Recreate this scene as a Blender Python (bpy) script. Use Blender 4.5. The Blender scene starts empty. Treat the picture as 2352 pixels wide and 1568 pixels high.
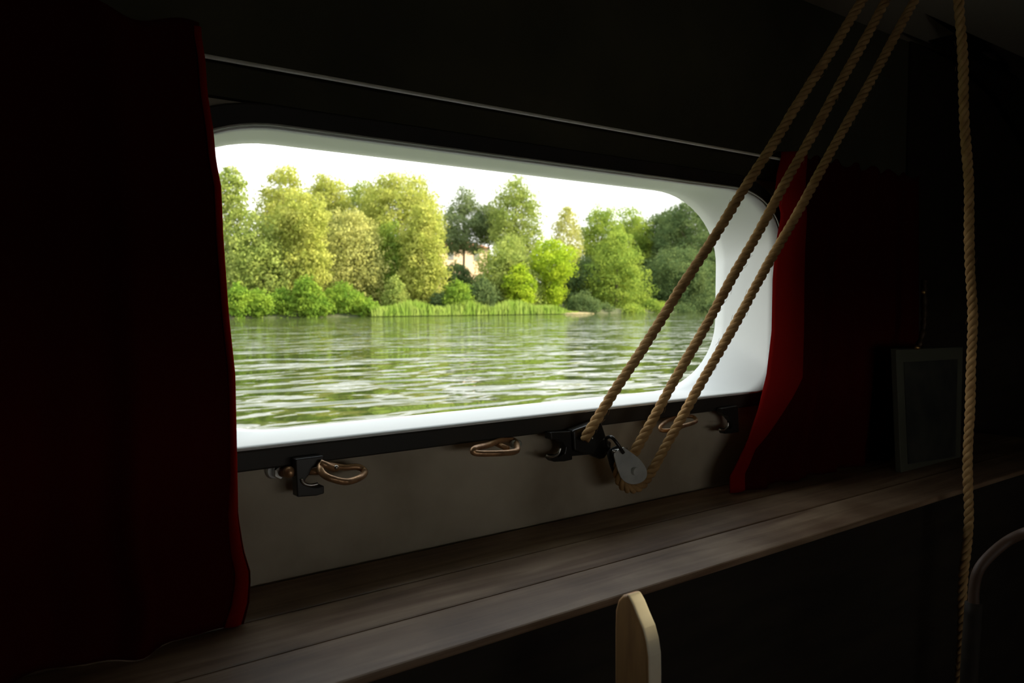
import bpy, bmesh, math, random
import numpy as np
from mathutils import Vector, Matrix
random.seed(7)
S = bpy.context.scene
COL = S.collection
R = math.radians

# ------------------------------------------------------------------ camera
F = 1850.0                                   # focal length in pixels of the 2352 px wide frame
EYE = Vector((0.0, -1.0, 1.45))
AZ = R(52.65); PITCH = math.atan(94 / F)
FW = Vector((math.cos(AZ) * math.cos(PITCH), math.sin(AZ) * math.cos(PITCH), -math.sin(PITCH)))
RT = Vector((math.sin(AZ), -math.cos(AZ), 0))
UP = RT.cross(FW)
cam_d = bpy.data.cameras.new('camera'); cam = bpy.data.objects.new('camera', cam_d); COL.objects.link(cam)
cam_d.sensor_width = 36; cam_d.lens = 36 * F / 2352; cam_d.clip_start = 0.02; cam_d.clip_end = 2000
cam.location = EYE
cam.rotation_euler = FW.to_track_quat('-Z', 'Y').to_euler()
cam_d.dof.use_dof = True; cam_d.dof.focus_distance = 1.25; cam_d.dof.aperture_fstop = 8.5
S.camera = cam

# ------------------------------------------------------------------ world, sun, exposure
S.view_settings.view_transform = 'Standard'; S.view_settings.look = 'None'
S.view_settings.gamma = 1; S.view_settings.use_curve_mapping = False
S.view_settings.exposure = 0.5
w = bpy.data.worlds.new('sky'); S.world = w; w.use_nodes = True
nt = w.node_tree; nt.nodes.clear()
wo = nt.nodes.new('ShaderNodeOutputWorld'); bg = nt.nodes.new('ShaderNodeBackground')
tc = nt.nodes.new('ShaderNodeTexCoord'); sx = nt.nodes.new('ShaderNodeSeparateXYZ'); rp = nt.nodes.new('ShaderNodeValToRGB')
nt.links.new(tc.outputs['Generated'], sx.inputs[0]); nt.links.new(sx.outputs['Z'], rp.inputs[0])
rp.color_ramp.elements[0].position = 0.0; rp.color_ramp.elements[0].color = (1.0, 0.985, 0.94, 1)
rp.color_ramp.elements[1].position = 0.7; rp.color_ramp.elements[1].color = (0.70, 0.78, 0.84, 1)
nt.links.new(rp.outputs[0], bg.inputs[0]); bg.inputs[1].default_value = 1.75
nt.links.new(bg.outputs[0], wo.inputs[0])
sun_d = bpy.data.lights.new('sun', 'SUN'); sun = bpy.data.objects.new('sun', sun_d); COL.objects.link(sun)
sun_d.energy = 9.0; sun_d.angle = R(1.5); sun_d.color = (1.0, 0.90, 0.66)
SUN = Vector((0.80, -0.40, 0.52)).normalized()
sun.rotation_euler = SUN.to_track_quat('Z', 'Y').to_euler()

def ray(px, py):
    return (FW + RT * ((px - 1176) / F) + UP * ((784 - py) / F))
def at(px, py, Y=0.0):
    """point of the picture's ray on the upright plane y = Y"""
    d = ray(px, py); t = (Y - EYE.y) / d.y
    return EYE + d * t
def atz(px, py, Z):
    d = ray(px, py); t = (Z - EYE.z) / d.z
    return EYE + d * t

# ------------------------------------------------------------------ materials
def M(name, col, rough=0.6, metal=0.0, noise=0.0, scale=8.0, col2=None, bump=0.0, spec=0.5, stretch=(1, 1, 1), detail=4.0):
    m = bpy.data.materials.new(name); m.use_nodes = True
    n = m.node_tree; b = n.nodes['Principled BSDF']
    b.inputs['Base Color'].default_value = (*col, 1); b.inputs['Roughness'].default_value = rough
    b.inputs['Metallic'].default_value = metal; b.inputs['Specular IOR Level'].default_value = spec
    if col2 or bump:
        t = n.nodes.new('ShaderNodeTexCoord'); mp = n.nodes.new('ShaderNodeMapping'); mp.inputs['Scale'].default_value = stretch
        nz = n.nodes.new('ShaderNodeTexNoise'); nz.inputs['Scale'].default_value = scale; nz.inputs['Detail'].default_value = detail
        n.links.new(t.outputs['Object'], mp.inputs[0]); n.links.new(mp.outputs[0], nz.inputs['Vector'])
        if col2:
            r = n.nodes.new('ShaderNodeValToRGB'); r.color_ramp.elements[0].position = 0.35; r.color_ramp.elements[1].position = 0.65
            r.color_ramp.elements[0].color = (*col, 1); r.color_ramp.elements[1].color = (*col2, 1)
            n.links.new(nz.outputs['Fac'], r.inputs[0]); n.links.new(r.outputs[0], b.inputs['Base Color'])
        if bump:
            bp = n.nodes.new('ShaderNodeBump'); bp.inputs['Strength'].default_value = bump; bp.inputs['Distance'].default_value = 0.01
            n.links.new(nz.outputs['Fac'], bp.inputs['Height']); n.links.new(bp.outputs[0], b.inputs['Normal'])
    return m
m_wall = M('taupe_wall_paint', (0.56, 0.49, 0.36), 0.7, col2=(0.34, 0.275, 0.19), scale=5, bump=0.15)
m_upper = M('dark_varnished_panelling', (0.075, 0.068, 0.038), 0.75, col2=(0.05, 0.046, 0.026), scale=5, spec=0.15)
m_dark = M('dark_stained_wood', (0.03, 0.022, 0.014), 0.7, col2=(0.018, 0.013, 0.009), scale=6, stretch=(1, 6, 6), spec=0.2)
m_white = M('white_enamel', (0.86, 0.87, 0.83), 0.45, col2=(0.82, 0.83, 0.79), scale=3)
m_rim = M('pale_worn_rim', (0.55, 0.55, 0.47), 0.4)
m_black = M('black_frame_paint', (0.022, 0.02, 0.016), 0.55, col2=(0.03, 0.024, 0.017), scale=14, spec=0.3)
m_hook = M('black_steel', (0.025, 0.022, 0.018), 0.32, 0.3)
m_rust = M('rusty_steel', (0.62, 0.36, 0.18), 0.36, 0.6, col2=(0.36, 0.20, 0.10), scale=45, bump=0.3)
m_steel = M('bright_steel', (0.55, 0.54, 0.5), 0.25, 0.95)
m_grey = M('grey_galvanised_plate', (0.74, 0.76, 0.72), 0.40, 0.3, col2=(0.58, 0.60, 0.57), scale=30)
m_rope = M('manila_rope', (0.50, 0.31, 0.13), 0.8, col2=(0.35, 0.20, 0.08), scale=60, bump=0.3, spec=0.2)
m_wire = M('pale_wire', (0.86, 0.82, 0.70), 0.3, 0.0)
m_chair = M('golden_chair_wood', (0.74, 0.42, 0.17), 0.42, col2=(0.50, 0.27, 0.11), scale=9, stretch=(5, 5, 0.7), bump=0.1)
m_chair_lit = M('lit_chair_edge', (0.86, 0.76, 0.56), 0.5, col2=(0.78, 0.66, 0.47), scale=12)  # pale colour paints in the light on the post's edge
m_brass = M('brass', (0.62, 0.40, 0.14), 0.3, 0.95)
m_bark = M('bark', (0.10, 0.075, 0.05), 0.9, col2=(0.16, 0.12, 0.08), scale=3)

def cloth_mat(name, col, trans):
    m = bpy.data.materials.new(name); m.use_nodes = True; n = m.node_tree; n.nodes.clear()
    o = n.nodes.new('ShaderNodeOutputMaterial'); d = n.nodes.new('ShaderNodeBsdfDiffuse'); t = n.nodes.new('ShaderNodeBsdfTranslucent'); mx = n.nodes.new('ShaderNodeMixShader')
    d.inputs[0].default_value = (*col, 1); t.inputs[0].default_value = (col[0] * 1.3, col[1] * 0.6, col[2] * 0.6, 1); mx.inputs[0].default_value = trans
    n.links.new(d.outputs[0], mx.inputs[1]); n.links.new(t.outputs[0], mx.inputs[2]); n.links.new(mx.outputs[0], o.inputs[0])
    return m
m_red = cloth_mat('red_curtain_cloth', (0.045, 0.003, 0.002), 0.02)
m_red2 = cloth_mat('red_curtain_glow', (0.25, 0.009, 0.007), 0.2)  # brighter red paints in the glow at the curtain edge

# board planks
def board_mat():
    m = bpy.data.materials.new('worn_planks'); m.use_nodes = True; n = m.node_tree; b = n.nodes['Principled BSDF']
    t = n.nodes.new('ShaderNodeTexCoord'); mp = n.nodes.new('ShaderNodeMapping'); mp.inputs['Scale'].default_value = (1.2, 14, 14)
    nz = n.nodes.new('ShaderNodeTexNoise'); nz.inputs['Scale'].default_value = 3; nz.inputs['Detail'].default_value = 8; nz.inputs['Distortion'].default_value = 0.6
    r = n.nodes.new('ShaderNodeValToRGB'); e = r.color_ramp.elements
    e[0].position = 0.3; e[0].color = (0.19, 0.105, 0.058, 1); e[1].position = 0.72; e[1].color = (0.42, 0.29, 0.185, 1)
    n.links.new(t.outputs['Object'], mp.inputs[0]); n.links.new(mp.outputs[0], nz.inputs['Vector']); n.links.new(nz.outputs['Fac'], r.inputs[0])
    n2 = n.nodes.new('ShaderNodeTexNoise'); n2.inputs['Scale'].default_value = 7; n2.inputs['Detail'].default_value = 5
    r2 = n.nodes.new('ShaderNodeValToRGB'); r2.color_ramp.elements[0].position = 0.35; r2.color_ramp.elements[0].color = (0.6, 0.55, 0.5, 1); r2.color_ramp.elements[1].position = 0.6; r2.color_ramp.elements[1].color = (1, 1, 1, 1)
    mm = n.nodes.new('ShaderNodeMix'); mm.data_type = 'RGBA'; mm.blend_type = 'MULTIPLY'; mm.inputs[0].default_value = 1
    n.links.new(t.outputs['Object'], n2.inputs['Vector']); n.links.new(n2.outputs['Fac'], r2.inputs[0])
    n.links.new(r.outputs[0], mm.inputs[6]); n.links.new(r2.outputs[0], mm.inputs[7]); n.links.new(mm.outputs[2], b.inputs['Base Color'])
    b.inputs['Roughness'].default_value = 0.5; b.inputs['Specular IOR Level'].default_value = 0.35
    bp = n.nodes.new('ShaderNodeBump'); bp.inputs['Strength'].default_value = 0.25; bp.inputs['Distance'].default_value = 0.004
    n.links.new(nz.outputs['Fac'], bp.inputs['Height']); n.links.new(bp.outputs[0], b.inputs['Normal'])
    return m
m_board = board_mat()

# ------------------------------------------------------------------ mesh helpers
def tag(o, label=None, cat=None, group=None, kind=None):
    if label: o['label'] = label
    if cat: o['category'] = cat
    if group: o['group'] = group
    if kind: o['kind'] = kind
    return o
def link(name, me, mat, parent=None):
    if mat: me.materials.append(mat)
    o = bpy.data.objects.new(name, me); COL.objects.link(o)
    if parent: o.parent = parent; o.matrix_parent_inverse = Matrix.Translation(-parent.location)
    return o
def empty(name, loc=(0, 0, 0)):
    o = bpy.data.objects.new(name, None); COL.objects.link(o); o.location = loc; o.empty_display_size = 0.05
    return o
def finish(bm, name, mat, parent=None, smooth=False, bevel=0.0, seg=2, ang=35):
    bmesh.ops.recalc_face_normals(bm, faces=bm.faces)
    me = bpy.data.meshes.new(name); bm.to_mesh(me); bm.free()
    if smooth: me.polygons.foreach_set('use_smooth', [True] * len(me.polygons))
    o = link(name, me, mat, parent)
    if bevel:
        b = o.modifiers.new('bevel', 'BEVEL'); b.width = bevel; b.segments = seg; b.limit_method = 'ANGLE'; b.angle_limit = R(ang)
    return o
def boxbm(bm, lo, hi):
    v = [bm.verts.new((x, y, z)) for x in (lo[0], hi[0]) for y in (lo[1], hi[1]) for z in (lo[2], hi[2])]
    for f in ((0, 1, 3, 2), (4, 6, 7, 5), (0, 4, 5, 1), (2, 3, 7, 6), (0, 2, 6, 4), (1, 5, 7, 3)):
        bm.faces.new([v[i] for i in f])
def box(name, lo, hi, mat, parent=None, bevel=0.0):
    bm = bmesh.new(); boxbm(bm, lo, hi); return finish(bm, name, mat, parent, bevel=bevel)
def prism(bm, pts, off):
    """closed polygon (world points) swept by the vector off"""
    a = [bm.verts.new(p) for p in pts]; b = [bm.verts.new(p + off) for p in pts]
    n = len(pts); bm.faces.new(a); bm.faces.new(b[::-1])
    for i in range(n):
        j = (i + 1) % n; bm.faces.new((a[i], b[i], b[j], a[j]))
def smoothpath(pts, n=8, closed=False):
    P = [Vector(p) for p in pts]; out = []; m = len(P)
    rng = range(m if closed else m - 1)
    for i in rng:
        if closed: p0, p1, p2, p3 = P[i - 1], P[i], P[(i + 1) % m], P[(i + 2) % m]
        else: p0, p1, p2, p3 = P[max(i - 1, 0)], P[i], P[i + 1], P[min(i + 2, m - 1)]
        for k in range(n):
            t = k / n
            out.append(0.5 * ((2 * p1) + (p2 - p0) * t + (2 * p0 - 5 * p1 + 4 * p2 - p3) * t * t + (3 * p1 - p0 - 3 * p2 + p3) * t ** 3))
    if not closed: out.append(P[-1])
    return out
def tube(bm, path, r, seg=10, closed=False, caps=True):
    n = len(path); rings = []; nrm = None
    for i in range(n):
        if closed: t = (path[(i + 1) % n] - path[i - 1])
        else: t = path[min(i + 1, n - 1)] - path[max(i - 1, 0)]
        t.normalize()
        if nrm is None: nrm = t.orthogonal().normalized()
        nrm = (nrm - t * nrm.dot(t)).normalized(); b = t.cross(nrm)
        rr = r(i / max(n - 1, 1)) if callable(r) else r
        rings.append([bm.verts.new(path[i] + (nrm * math.cos(a) + b * math.sin(a)) * rr) for a in [2 * math.pi * k / seg for k in range(seg)]])
    off = 0
    if closed:   # best matching twist for the closing ring
        off = min(range(seg), key=lambda s: sum((rings[-1][k].co - rings[0][(k + s) % seg].co).length for k in range(seg)))
    for i in range(n - 1 + (1 if closed else 0)):
        A = rings[i]; B = rings[(i + 1) % n]; s = off if i == n - 1 else 0
        for k in range(seg):
            bm.faces.new((A[k], A[(k + 1) % seg], B[(k + 1 + s) % seg], B[(k + s) % seg]))
    if caps and not closed:
        bm.faces.new(rings[0][::-1]); bm.faces.new(rings[-1])
def rope_obj(name, ctrl, rad, pitch, mat, parent=None, wob=0.0, seed=0, fuzz=0):
    """three-strand laid rope along a path"""
    rnd = random.Random(seed)
    base = smoothpath(ctrl, 12)
    L = [0.0]
    for a, b in zip(base, base[1:]): L.append(L[-1] + (b - a).length)
    step = pitch / 14; n = int(L[-1] / step); path = []; j = 0
    for i in range(n + 1):
        s = min(i * step, L[-1])
        while j < len(L) - 2 and L[j + 1] < s: j += 1
        t = (s - L[j]) / max(L[j + 1] - L[j], 1e-9)
        path.append(base[j].lerp(base[j + 1], min(t, 1)))
    ph = [rnd.uniform(0, 6) for _ in range(4)]
    bm = bmesh.new(); nrm = None; fr = []
    for i in range(len(path)):
        t = (path[min(i + 1, n)] - path[max(i - 1, 0)]).normalized()
        if nrm is None: nrm = t.orthogonal().normalized()
        nrm = (nrm - t * nrm.dot(t)).normalized(); fr.append((nrm.copy(), t.cross(nrm)))
    for k in range(3):
        sp = []
        for i, p in enumerate(path):
            s = i * step; a = 2 * math.pi * (s / pitch + k / 3)
            u, v = fr[i]
            wv = (u * math.sin(s * 23 + ph[0]) + v * math.sin(s * 31 + ph[1])) * wob
            sp.append(p + wv + (u * math.cos(a) + v * math.sin(a)) * rad * 0.54)
        rr = rad * 0.53
        tube(bm, sp, lambda q, rr=rr, k=k: rr * (1 + 0.06 * math.sin(q * 90 + ph[k])), 8)
    for _ in range(fuzz):                     # stray fibres
        i = rnd.randrange(5, n - 5); u, v = fr[i]; a = rnd.uniform(0, 6.28)
        d = (u * math.cos(a) + v * math.sin(a)); t = (path[i + 1] - path[i]).normalized() * rnd.choice((-1, 1))
        q0 = path[i] + d * rad * 0.8; q1 = q0 + d * rad * 0.35 + t * rad * 0.5; q2 = q1 + d * rad * 0.2 + t * rad * 0.9
        tube(bm, [q0, q1, q2], rad * 0.03, 3)
    return finish(bm, name, mat, parent, smooth=True)

# ------------------------------------------------------------------ the cabin shell
CEIL = EYE.z + 0.62; X0, X1, YB = -1.6, 3.1, -2.3
WT = 0.12                                     # hull thickness at the window
def rr_loop(x0, x1, z0, z1, rx, rz, y, n=14, rxb=None, rzb=None):
    """rounded rectangle loop, counter-clockwise from the lower right corner"""
    out = []
    rxb = rxb or rx; rzb = rzb or rz
    for cx, cz, a0, qx, qz in ((x1 - rxb, z0 + rzb, -90, rxb, rzb), (x1 - rx, z1 - rz, 0, rx, rz), (x0 + rx, z1 - rz, 90, rx, rz), (x0 + rxb, z0 + rzb, 180, rxb, rzb)):
        for k in range(n + 1):
            a = R(a0 + 90 * k / n); out.append(Vector((cx + qx * math.cos(a), y, cz + qz * math.sin(a))))
    return out
WX0, WX1 = 0.235, at(1770, 600).x
WZ1 = at(1200, 298 + .134 * 560).z; WZ0 = at(1145, 953).z - 0.007
IN = dict(x0=WX0, x1=WX1, z0=WZ0, z1=WZ1, rx=0.15, rz=0.095, rxb=0.07, rzb=0.05)
OUT = dict(x0=WX0 - 0.0, x1=at(1658, 620, WT).x, z0=WZ0 - 0.005, z1=at(1200, 318 + .107 * 705, WT).z, rx=0.2, rz=0.15)
SEAM = EYE.z + 0.289                          # level of the wire
def holed(name, lo, hi, loops_xz, y, mat, parent=None):
    bm = bmesh.new()
    o = [bm.verts.new((x, y, z)) for x, z in ((lo[0], lo[1]), (hi[0], lo[1]), (hi[0], hi[1]), (lo[0], hi[1]))]
    e = [bm.edges.new((o[i], o[(i + 1) % 4])) for i in range(4)]
    v = [bm.verts.new(p) for p in loops_xz]
    e += [bm.edges.new((v[i], v[(i + 1) % len(v)])) for i in range(len(v))]
    bmesh.ops.triangle_fill(bm, edges=e, use_beauty=True)
    r = finish(bm, name, mat, parent); s = r.modifiers.new('solid', 'SOLIDIFY'); s.thickness = 0.012; s.offset = 1
    # push the thickness outboard
    r.modifiers['solid'].offset = -1 if r.data.polygons[0].normal.y < 0 else 1
    return r
wall = holed('wall_front', (X0, 0.0), (X1, WZ1 + 0.035), rr_loop(**IN, y=0.0), 0.0, m_wall); tag(wall, kind='structure')
up = box('wall_front_upper', (X0, -0.014, WZ1 + 0.028), (X1, 0.012, CEIL), m_upper); tag(up, kind='structure')
hull = holed('wall_hull', (X0, -0.1), (X1, CEIL + 0.1), rr_loop(**{**OUT, 'x0': OUT['x0'] - .004, 'x1': OUT['x1'] + .004, 'z0': OUT['z0'] - .004, 'z1': OUT['z1'] + .004}, y=WT), WT, m_dark); tag(hull, kind='structure')
tag(box('floor', (X0, YB, -0.03), (X1, WT, 0.0), m_dark), kind='structure')
# hole and dimming pane added in the ceiling so a sunbeam hits the chair post
TGT = at(1468, 1404, -0.41); HC = TGT + SUN * ((CEIL - TGT.z) / SUN.z); hx, hy = 0.046, 0.032
m_ceil = M('cream_ceiling', (0.42, 0.38, 0.28), 0.7); bm = bmesh.new()
for lo, hi in (((X0, YB), (HC.x - hx, WT + .012)), ((HC.x + hx, YB), (X1, WT + .012)), ((HC.x - hx, YB), (HC.x + hx, HC.y - hy)), ((HC.x - hx, HC.y + hy), (HC.x + hx, WT + .012))):
    boxbm(bm, (lo[0], lo[1], CEIL), (hi[0], hi[1], CEIL + 0.012))
tag(finish(bm, 'ceiling', m_ceil), kind='structure')
m_dim_pane = bpy.data.materials.new('dimming_pane'); m_dim_pane.use_nodes = True; _n = m_dim_pane.node_tree; _n.nodes.clear()
_o = _n.nodes.new('ShaderNodeOutputMaterial'); _t = _n.nodes.new('ShaderNodeBsdfTransparent'); _t.inputs[0].default_value = (0.24, 0.23, 0.20, 1); _n.links.new(_t.outputs[0], _o.inputs[0])
bm = bmesh.new(); z_ = CEIL + 0.014; bm.faces.new([bm.verts.new((HC.x + a * (hx + .01), HC.y + b * (hy + .01), z_)) for a, b in ((-1, -1), (1, -1), (1, 1), (-1, 1))])
tag(finish(bm, 'sunbeam_pane', m_dim_pane), kind='structure')
tag(box('wall_left', (X0 - .03, YB, 0), (X0, WT, CEIL), m_dark), kind='structure')
tag(box('wall_right', (X1, YB, 0), (X1 + .03, WT, CEIL), m_dark), kind='structure')
tag(box('wall_front_shade', (1.95, -0.02, 0), (X1, -0.0125, CEIL), m_dark), kind='structure')  # dark sheet over the pale wall, stands in for shade there
# back wall with an opening added to let light in
bm = bmesh.new()
bw = (0.1, 1.7, 1.05, 1.42)
boxbm(bm, (X0, YB - .04, 0), (bw[0], YB, CEIL)); boxbm(bm, (bw[1], YB - .04, 0), (X1, YB, CEIL))
boxbm(bm, (bw[0], YB - .04, 0), (bw[1], YB, bw[2])); boxbm(bm, (bw[0], YB - .04, bw[3]), (bw[1], YB, CEIL))
tag(finish(bm, 'wall_back', m_dark), kind='structure')
tag(box('light_blocker', (X0, YB, 1.275), (X1, -1.22, 1.30), m_dark), kind='structure')  # added unseen slab, keeps the back opening's light off the upper ropes
# ceiling beam arching down at the right
bp_ = []
for px, py in ((2110, -60), (2135, 12), (2200, 60), (2290, 125), (2370, 205)): bp_.append(at(px, py, -0.13))
bm = bmesh.new(); top = [Vector((p.x, p.y, CEIL + .02)) for p in bp_]
poly = bp_ + [Vector((bp_[-1].x + .5, bp_[-1].y, bp_[-1].z - 0.25)), Vector((bp_[-1].x + .5, bp_[-1].y, CEIL + .01)), Vector((bp_[0].x, bp_[0].y, CEIL + .01))]
prism(bm, poly, Vector((0, 0.09, 0)))
b_ = finish(bm, 'trim_1', m_dark, bevel=0.006); tag(b_, kind='structure')

# ------------------------------------------------------------------ window
win = empty('window_1', (WX0, 0, WZ0)); tag(win, kind='structure')
A = rr_loop(**IN, y=-0.0205); n_ = len(A)
# white reveal lofted from the inner to the outer opening
bm = bmesh.new(); rows = []
Bo = rr_loop(**OUT, y=WT + 0.014)
for k in range(7):
    t = k / 6; rows.append([bm.verts.new(a.lerp(b, t)) for a, b in zip(A, Bo)])
for k in range(6):
    for i in range(n_):
        j = (i + 1) % n_; bm.faces.new((rows[k][i], rows[k][j], rows[k + 1][j], rows[k + 1][i]))
rv = finish(bm, 'window_reveal', m_white, win, smooth=True); rv['label'] = 'white painted window reveal'
s = rv.modifiers.new('solid', 'SOLIDIFY'); s.thickness = 0.003; s.offset = -1
# black frame ring with flat face
def ring(name, o0, i0, y0, y1, mat, parent):
    bm = bmesh.new()
    L = [[bm.verts.new((p.x, y, p.z)) for p in lp] for lp, y in ((o0, y1), (o0, y0), (i0, y0), (i0, y1))]
    m = len(o0)
    for q in range(4):
        P, Q = L[q], L[(q + 1) % 4]
        for i in range(m):
            j = (i + 1) % m; bm.faces.new((P[i], P[j], Q[j], Q[i]))
    return finish(bm, name, mat, parent, bevel=0.0025)
FW_ = 0.026
fo = rr_loop(WX0 - FW_, WX1 + FW_ * .9, WZ0 - FW_, WZ1 + FW_, 0.15 + FW_ * .6, 0.09 + FW_, 0, rxb=0.07 + FW_ * .5, rzb=0.05 + FW_ * .6)
ring('window_frame', fo, rr_loop(**IN, y=0), -0.022, 0.004, m_black, win)
bm = bmesh.new(); tube(bm, [Vector((p.x, -0.0235, p.z)) for p in rr_loop(WX0 + .0, WX1 + .001, WZ0 + 0.0, WZ1 + .001, .15, .095, 0, 14) if p.z > WZ0 + 0.12], 0.0016, 6)
o = finish(bm, 'rim_bead', m_rim, win, smooth=True); o['label'] = 'thin pale bead around the opening'

# ------------------------------------------------------------------ curtain wire
bm = bmesh.new(); zw = EYE.z + 0.2916 * 0.955
tube(bm, [Vector((-1.55, -0.045, zw)), Vector((1.62, -0.045, zw)), Vector((1.92, -0.045, zw))], 0.0025, 8)
wire = finish(bm, 'curtain_wire', m_wire, smooth=True); tag(wire, 'thin pale curtain wire stretched above the window', 'wire')
for x in (-1.5, 1.91):
    bm = bmesh.new(); tube(bm, [Vector((x, -0.0145, zw)), Vector((x, -0.047, zw))], 0.004, 8); finish(bm, 'wire_hook', m_steel, wire, smooth=True)

# ------------------------------------------------------------------ board under the window
BZ = EYE.z - 0.36
board = empty('window_shelf', (0.6, -0.15, BZ)); tag(board, 'long worn plank shelf under the window with grey brown boards', 'shelf')
ys = [-0.312, -0.214, -0.112, -0.004]
for i in range(3):
    box('plank', (X0 + .005, ys[i] + 0.0012, BZ - 0.010), (2.35, ys[i + 1] - 0.0012, BZ - i * 0.0008), m_board, board, bevel=0.003)
bm = bmesh.new(); boxbm(bm, (X0 + .005, -0.285, 0.001), (2.35, -0.262, BZ - 0.0105)); 
fr_ = finish(bm, 'front_panel', m_dark, board)
for x in (0.1, 0.9, 1.7): box('support_batten', (x, -0.262, BZ - 0.06), (x + .04, -0.012, BZ - 0.0105), m_dark, board)

# ------------------------------------------------------------------ curtains
def curtain(name, mat, tl, tr_edge, nfold, amp, Yt, Yb, zt, zb, label, ncol=140, nrow=60, side=1, xfar=None, ruffle=0.02, gloww=None, glowb=0.004, glowx=None, glowmat=None):
    """edge: list of (z, x) of the edge that hangs at the window; xfar: x of the other edge (function of t)"""
    bm = bmesh.new(); G = []
    zs = [p[0] for p in tr_edge]; xs = [p[1] for p in tr_edge]
    rnd = random.Random(len(name) + int(side)); ph = [rnd.uniform(0, 6.28) for _ in range(6)]
    for j in range(nrow + 1):
        t = j / nrow; z = zt + (zb - zt) * t
        xe = float(np.interp(-z, [-q for q in zs], xs)); xf = xfar(t)
        row = []
        for i in range(ncol + 1):
            u = i / ncol                      # 0 at window edge
            x = xe + (xf - xe) * u
            a = amp * (0.35 + 0.65 * t) * min(1, u * 12 + .25)
            ph0 = u * nfold * 2 * math.pi + 0.5 * math.sin(t * 3 + ph[0])
            y = Yt + (Yb - Yt) * (t ** 1.3) + a * (math.sin(ph0) + 0.35 * math.sin(ph0 * 2.3 + ph[1] + t)) - a * 0.9
            zz = z + (ruffle * 0.35 * math.sin(u * nfold * 8 + ph[2]) * (1 - t) ** 12)
            row.append(bm.verts.new((x + 0.35 * a * math.cos(ph0), y, zz)))
        G.append(row)
    for j in range(nrow):
        for i in range(ncol): bm.faces.new((G[j][i], G[j][i + 1], G[j + 1][i + 1], G[j + 1][i]))
    o = finish(bm, name, mat, smooth=True)
    s = o.modifiers.new('solid', 'SOLIDIFY'); s.thickness = 0.0012
    bm = bmesh.new(); H = []  # strip along the window side, its glow put into the colour
    for j in range(nrow + 1):
        t = j / nrow; z = zt + (zb - zt) * t
        xe = float(np.interp(-z, [-q for q in zs], xs)); w_ = gloww(t) if gloww else (glowx - xe) * float(np.interp(z, [WZ0 - .10, WZ0 + .03], [.22, 1]))
        y = Yt + (Yb - Yt) * (t ** 1.3) - 0.002; rw = []
        for k in range(17):
            u = k / 16; rw.append(bm.verts.new((xe + side * (0.002 - w_ * u), y - glowb * math.sin(u * math.pi) * ((0.3 + t) if gloww else float(np.interp(z, [WZ0 - .10, WZ0 + .03], [.2, 1]))), z)))
        H.append(rw)
    for j in range(nrow):
        for k in range(16): bm.faces.new((H[j][k], H[j][k + 1], H[j + 1][k + 1], H[j + 1][k]))
    h_ = finish(bm, 'edge_glow', glowmat or m_red2, o, smooth=True); h_['label'] = 'red edge strip painted brighter as window glow'
    s2 = h_.modifiers.new('solid', 'SOLIDIFY'); s2.thickness = 0.0008
    tag(o, label, 'curtain', 'curtains beside the window')
    return o
# left curtain, edge read down the window side
le = []
for px, py, Y in ((462, 88, -.05), (470, 140, -.05), (474, 220, -.05), (489, 305, -.055), (497, 372, -.06), (507, 430, -.06), (512, 540, -.065), (526, 720, -.075), (540, 860, -.08), (545, 1000, -.09), (549, 1180, -.10), (562, 1260, -.105), (580, 1315, -.11), (577, 1380, -.115), (560, 1450, -.12)):
    p = at(px, py, Y); le.append((p.z, p.x - 0.004))
curtain('curtain', m_red, None, le, 9, 0.014, -0.056, -0.115, EYE.z + 0.306, BZ + 0.0005, 'dark red curtain hanging to the shelf at the left end of the window', side=1, xfar=lambda t: -0.95, glowmat=cloth_mat('red_edge_glow', (0.40, 0.018, 0.008), 0.6), gloww=lambda t: 0.008 + 0.014 * max(0, t - .75) / .25)
re_ = []
for px, py, Y in ((1786, 362, -.045), (1776, 400, -.045), (1772, 440, -.045), (1785, 495, -.045), (1772, 560, -.045), (1769, 640, -.05), (1765, 760, -.05), (1757, 860, -.055), (1742, 940, -.06), (1722, 1010, -.065), (1696, 1075, -.07), (1684, 1095, -.07), (1684, 1150, -.07)):
    p = at(px, py, Y); re_.append((p.z, p.x))
curtain('curtain', m_red, None, re_, 6, 0.010, -0.052, -0.062, zw + 0.012, BZ + 0.0005, 'red curtain gathered at the far end of the window behind the ropes', side=-1, xfar=lambda t: 1.93, ncol=110, glowx=at(1836, 700, -.05).x, glowb=0.030)

# ------------------------------------------------------------------ window hooks (black J brackets under the frame)
def hook(pts, Y, thick, label, name='window_hook'):
    bm = bmesh.new(); prism(bm, [at(x, y, Y) for x, y in pts], Vector((0, -thick, 0)))
    o = finish(bm, name, m_hook, bevel=0.0015, seg=3); tag(o, label, 'hook', 'black hooks under the window frame')
    return o
yh = -0.024
h1 = hook([(668, 1050), (732, 1042), (732, 1064), (706, 1070), (700, 1084), (690, 1096), (690, 1104), (700, 1112), (716, 1114), (733, 1110), (733, 1128), (716, 1133), (672, 1136)], yh, 0.016, 'black hook bracket under the left end of the window frame beside the long link')
h2 = hook([(1250, 990), (1345, 985), (1345, 1040), (1300, 1044), (1300, 1052), (1282, 1056), (1258, 1057), (1251, 1050), (1253, 1042), (1264, 1042), (1268, 1046), (1282, 1038), (1285, 1024), (1276, 1012), (1266, 1007), (1251, 1006)], yh, 0.016, 'black hook bracket under the middle of the window frame beside the pulley')
h3 = hook([(1645, 936), (1682, 930), (1684, 990), (1668, 993), (1652, 994), (1648, 986), (1652, 981), (1662, 984), (1670, 976), (1669, 966), (1660, 955), (1652, 953), (1646, 946)], yh, 0.014, 'black hook bracket under the far right end of the window frame')
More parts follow.
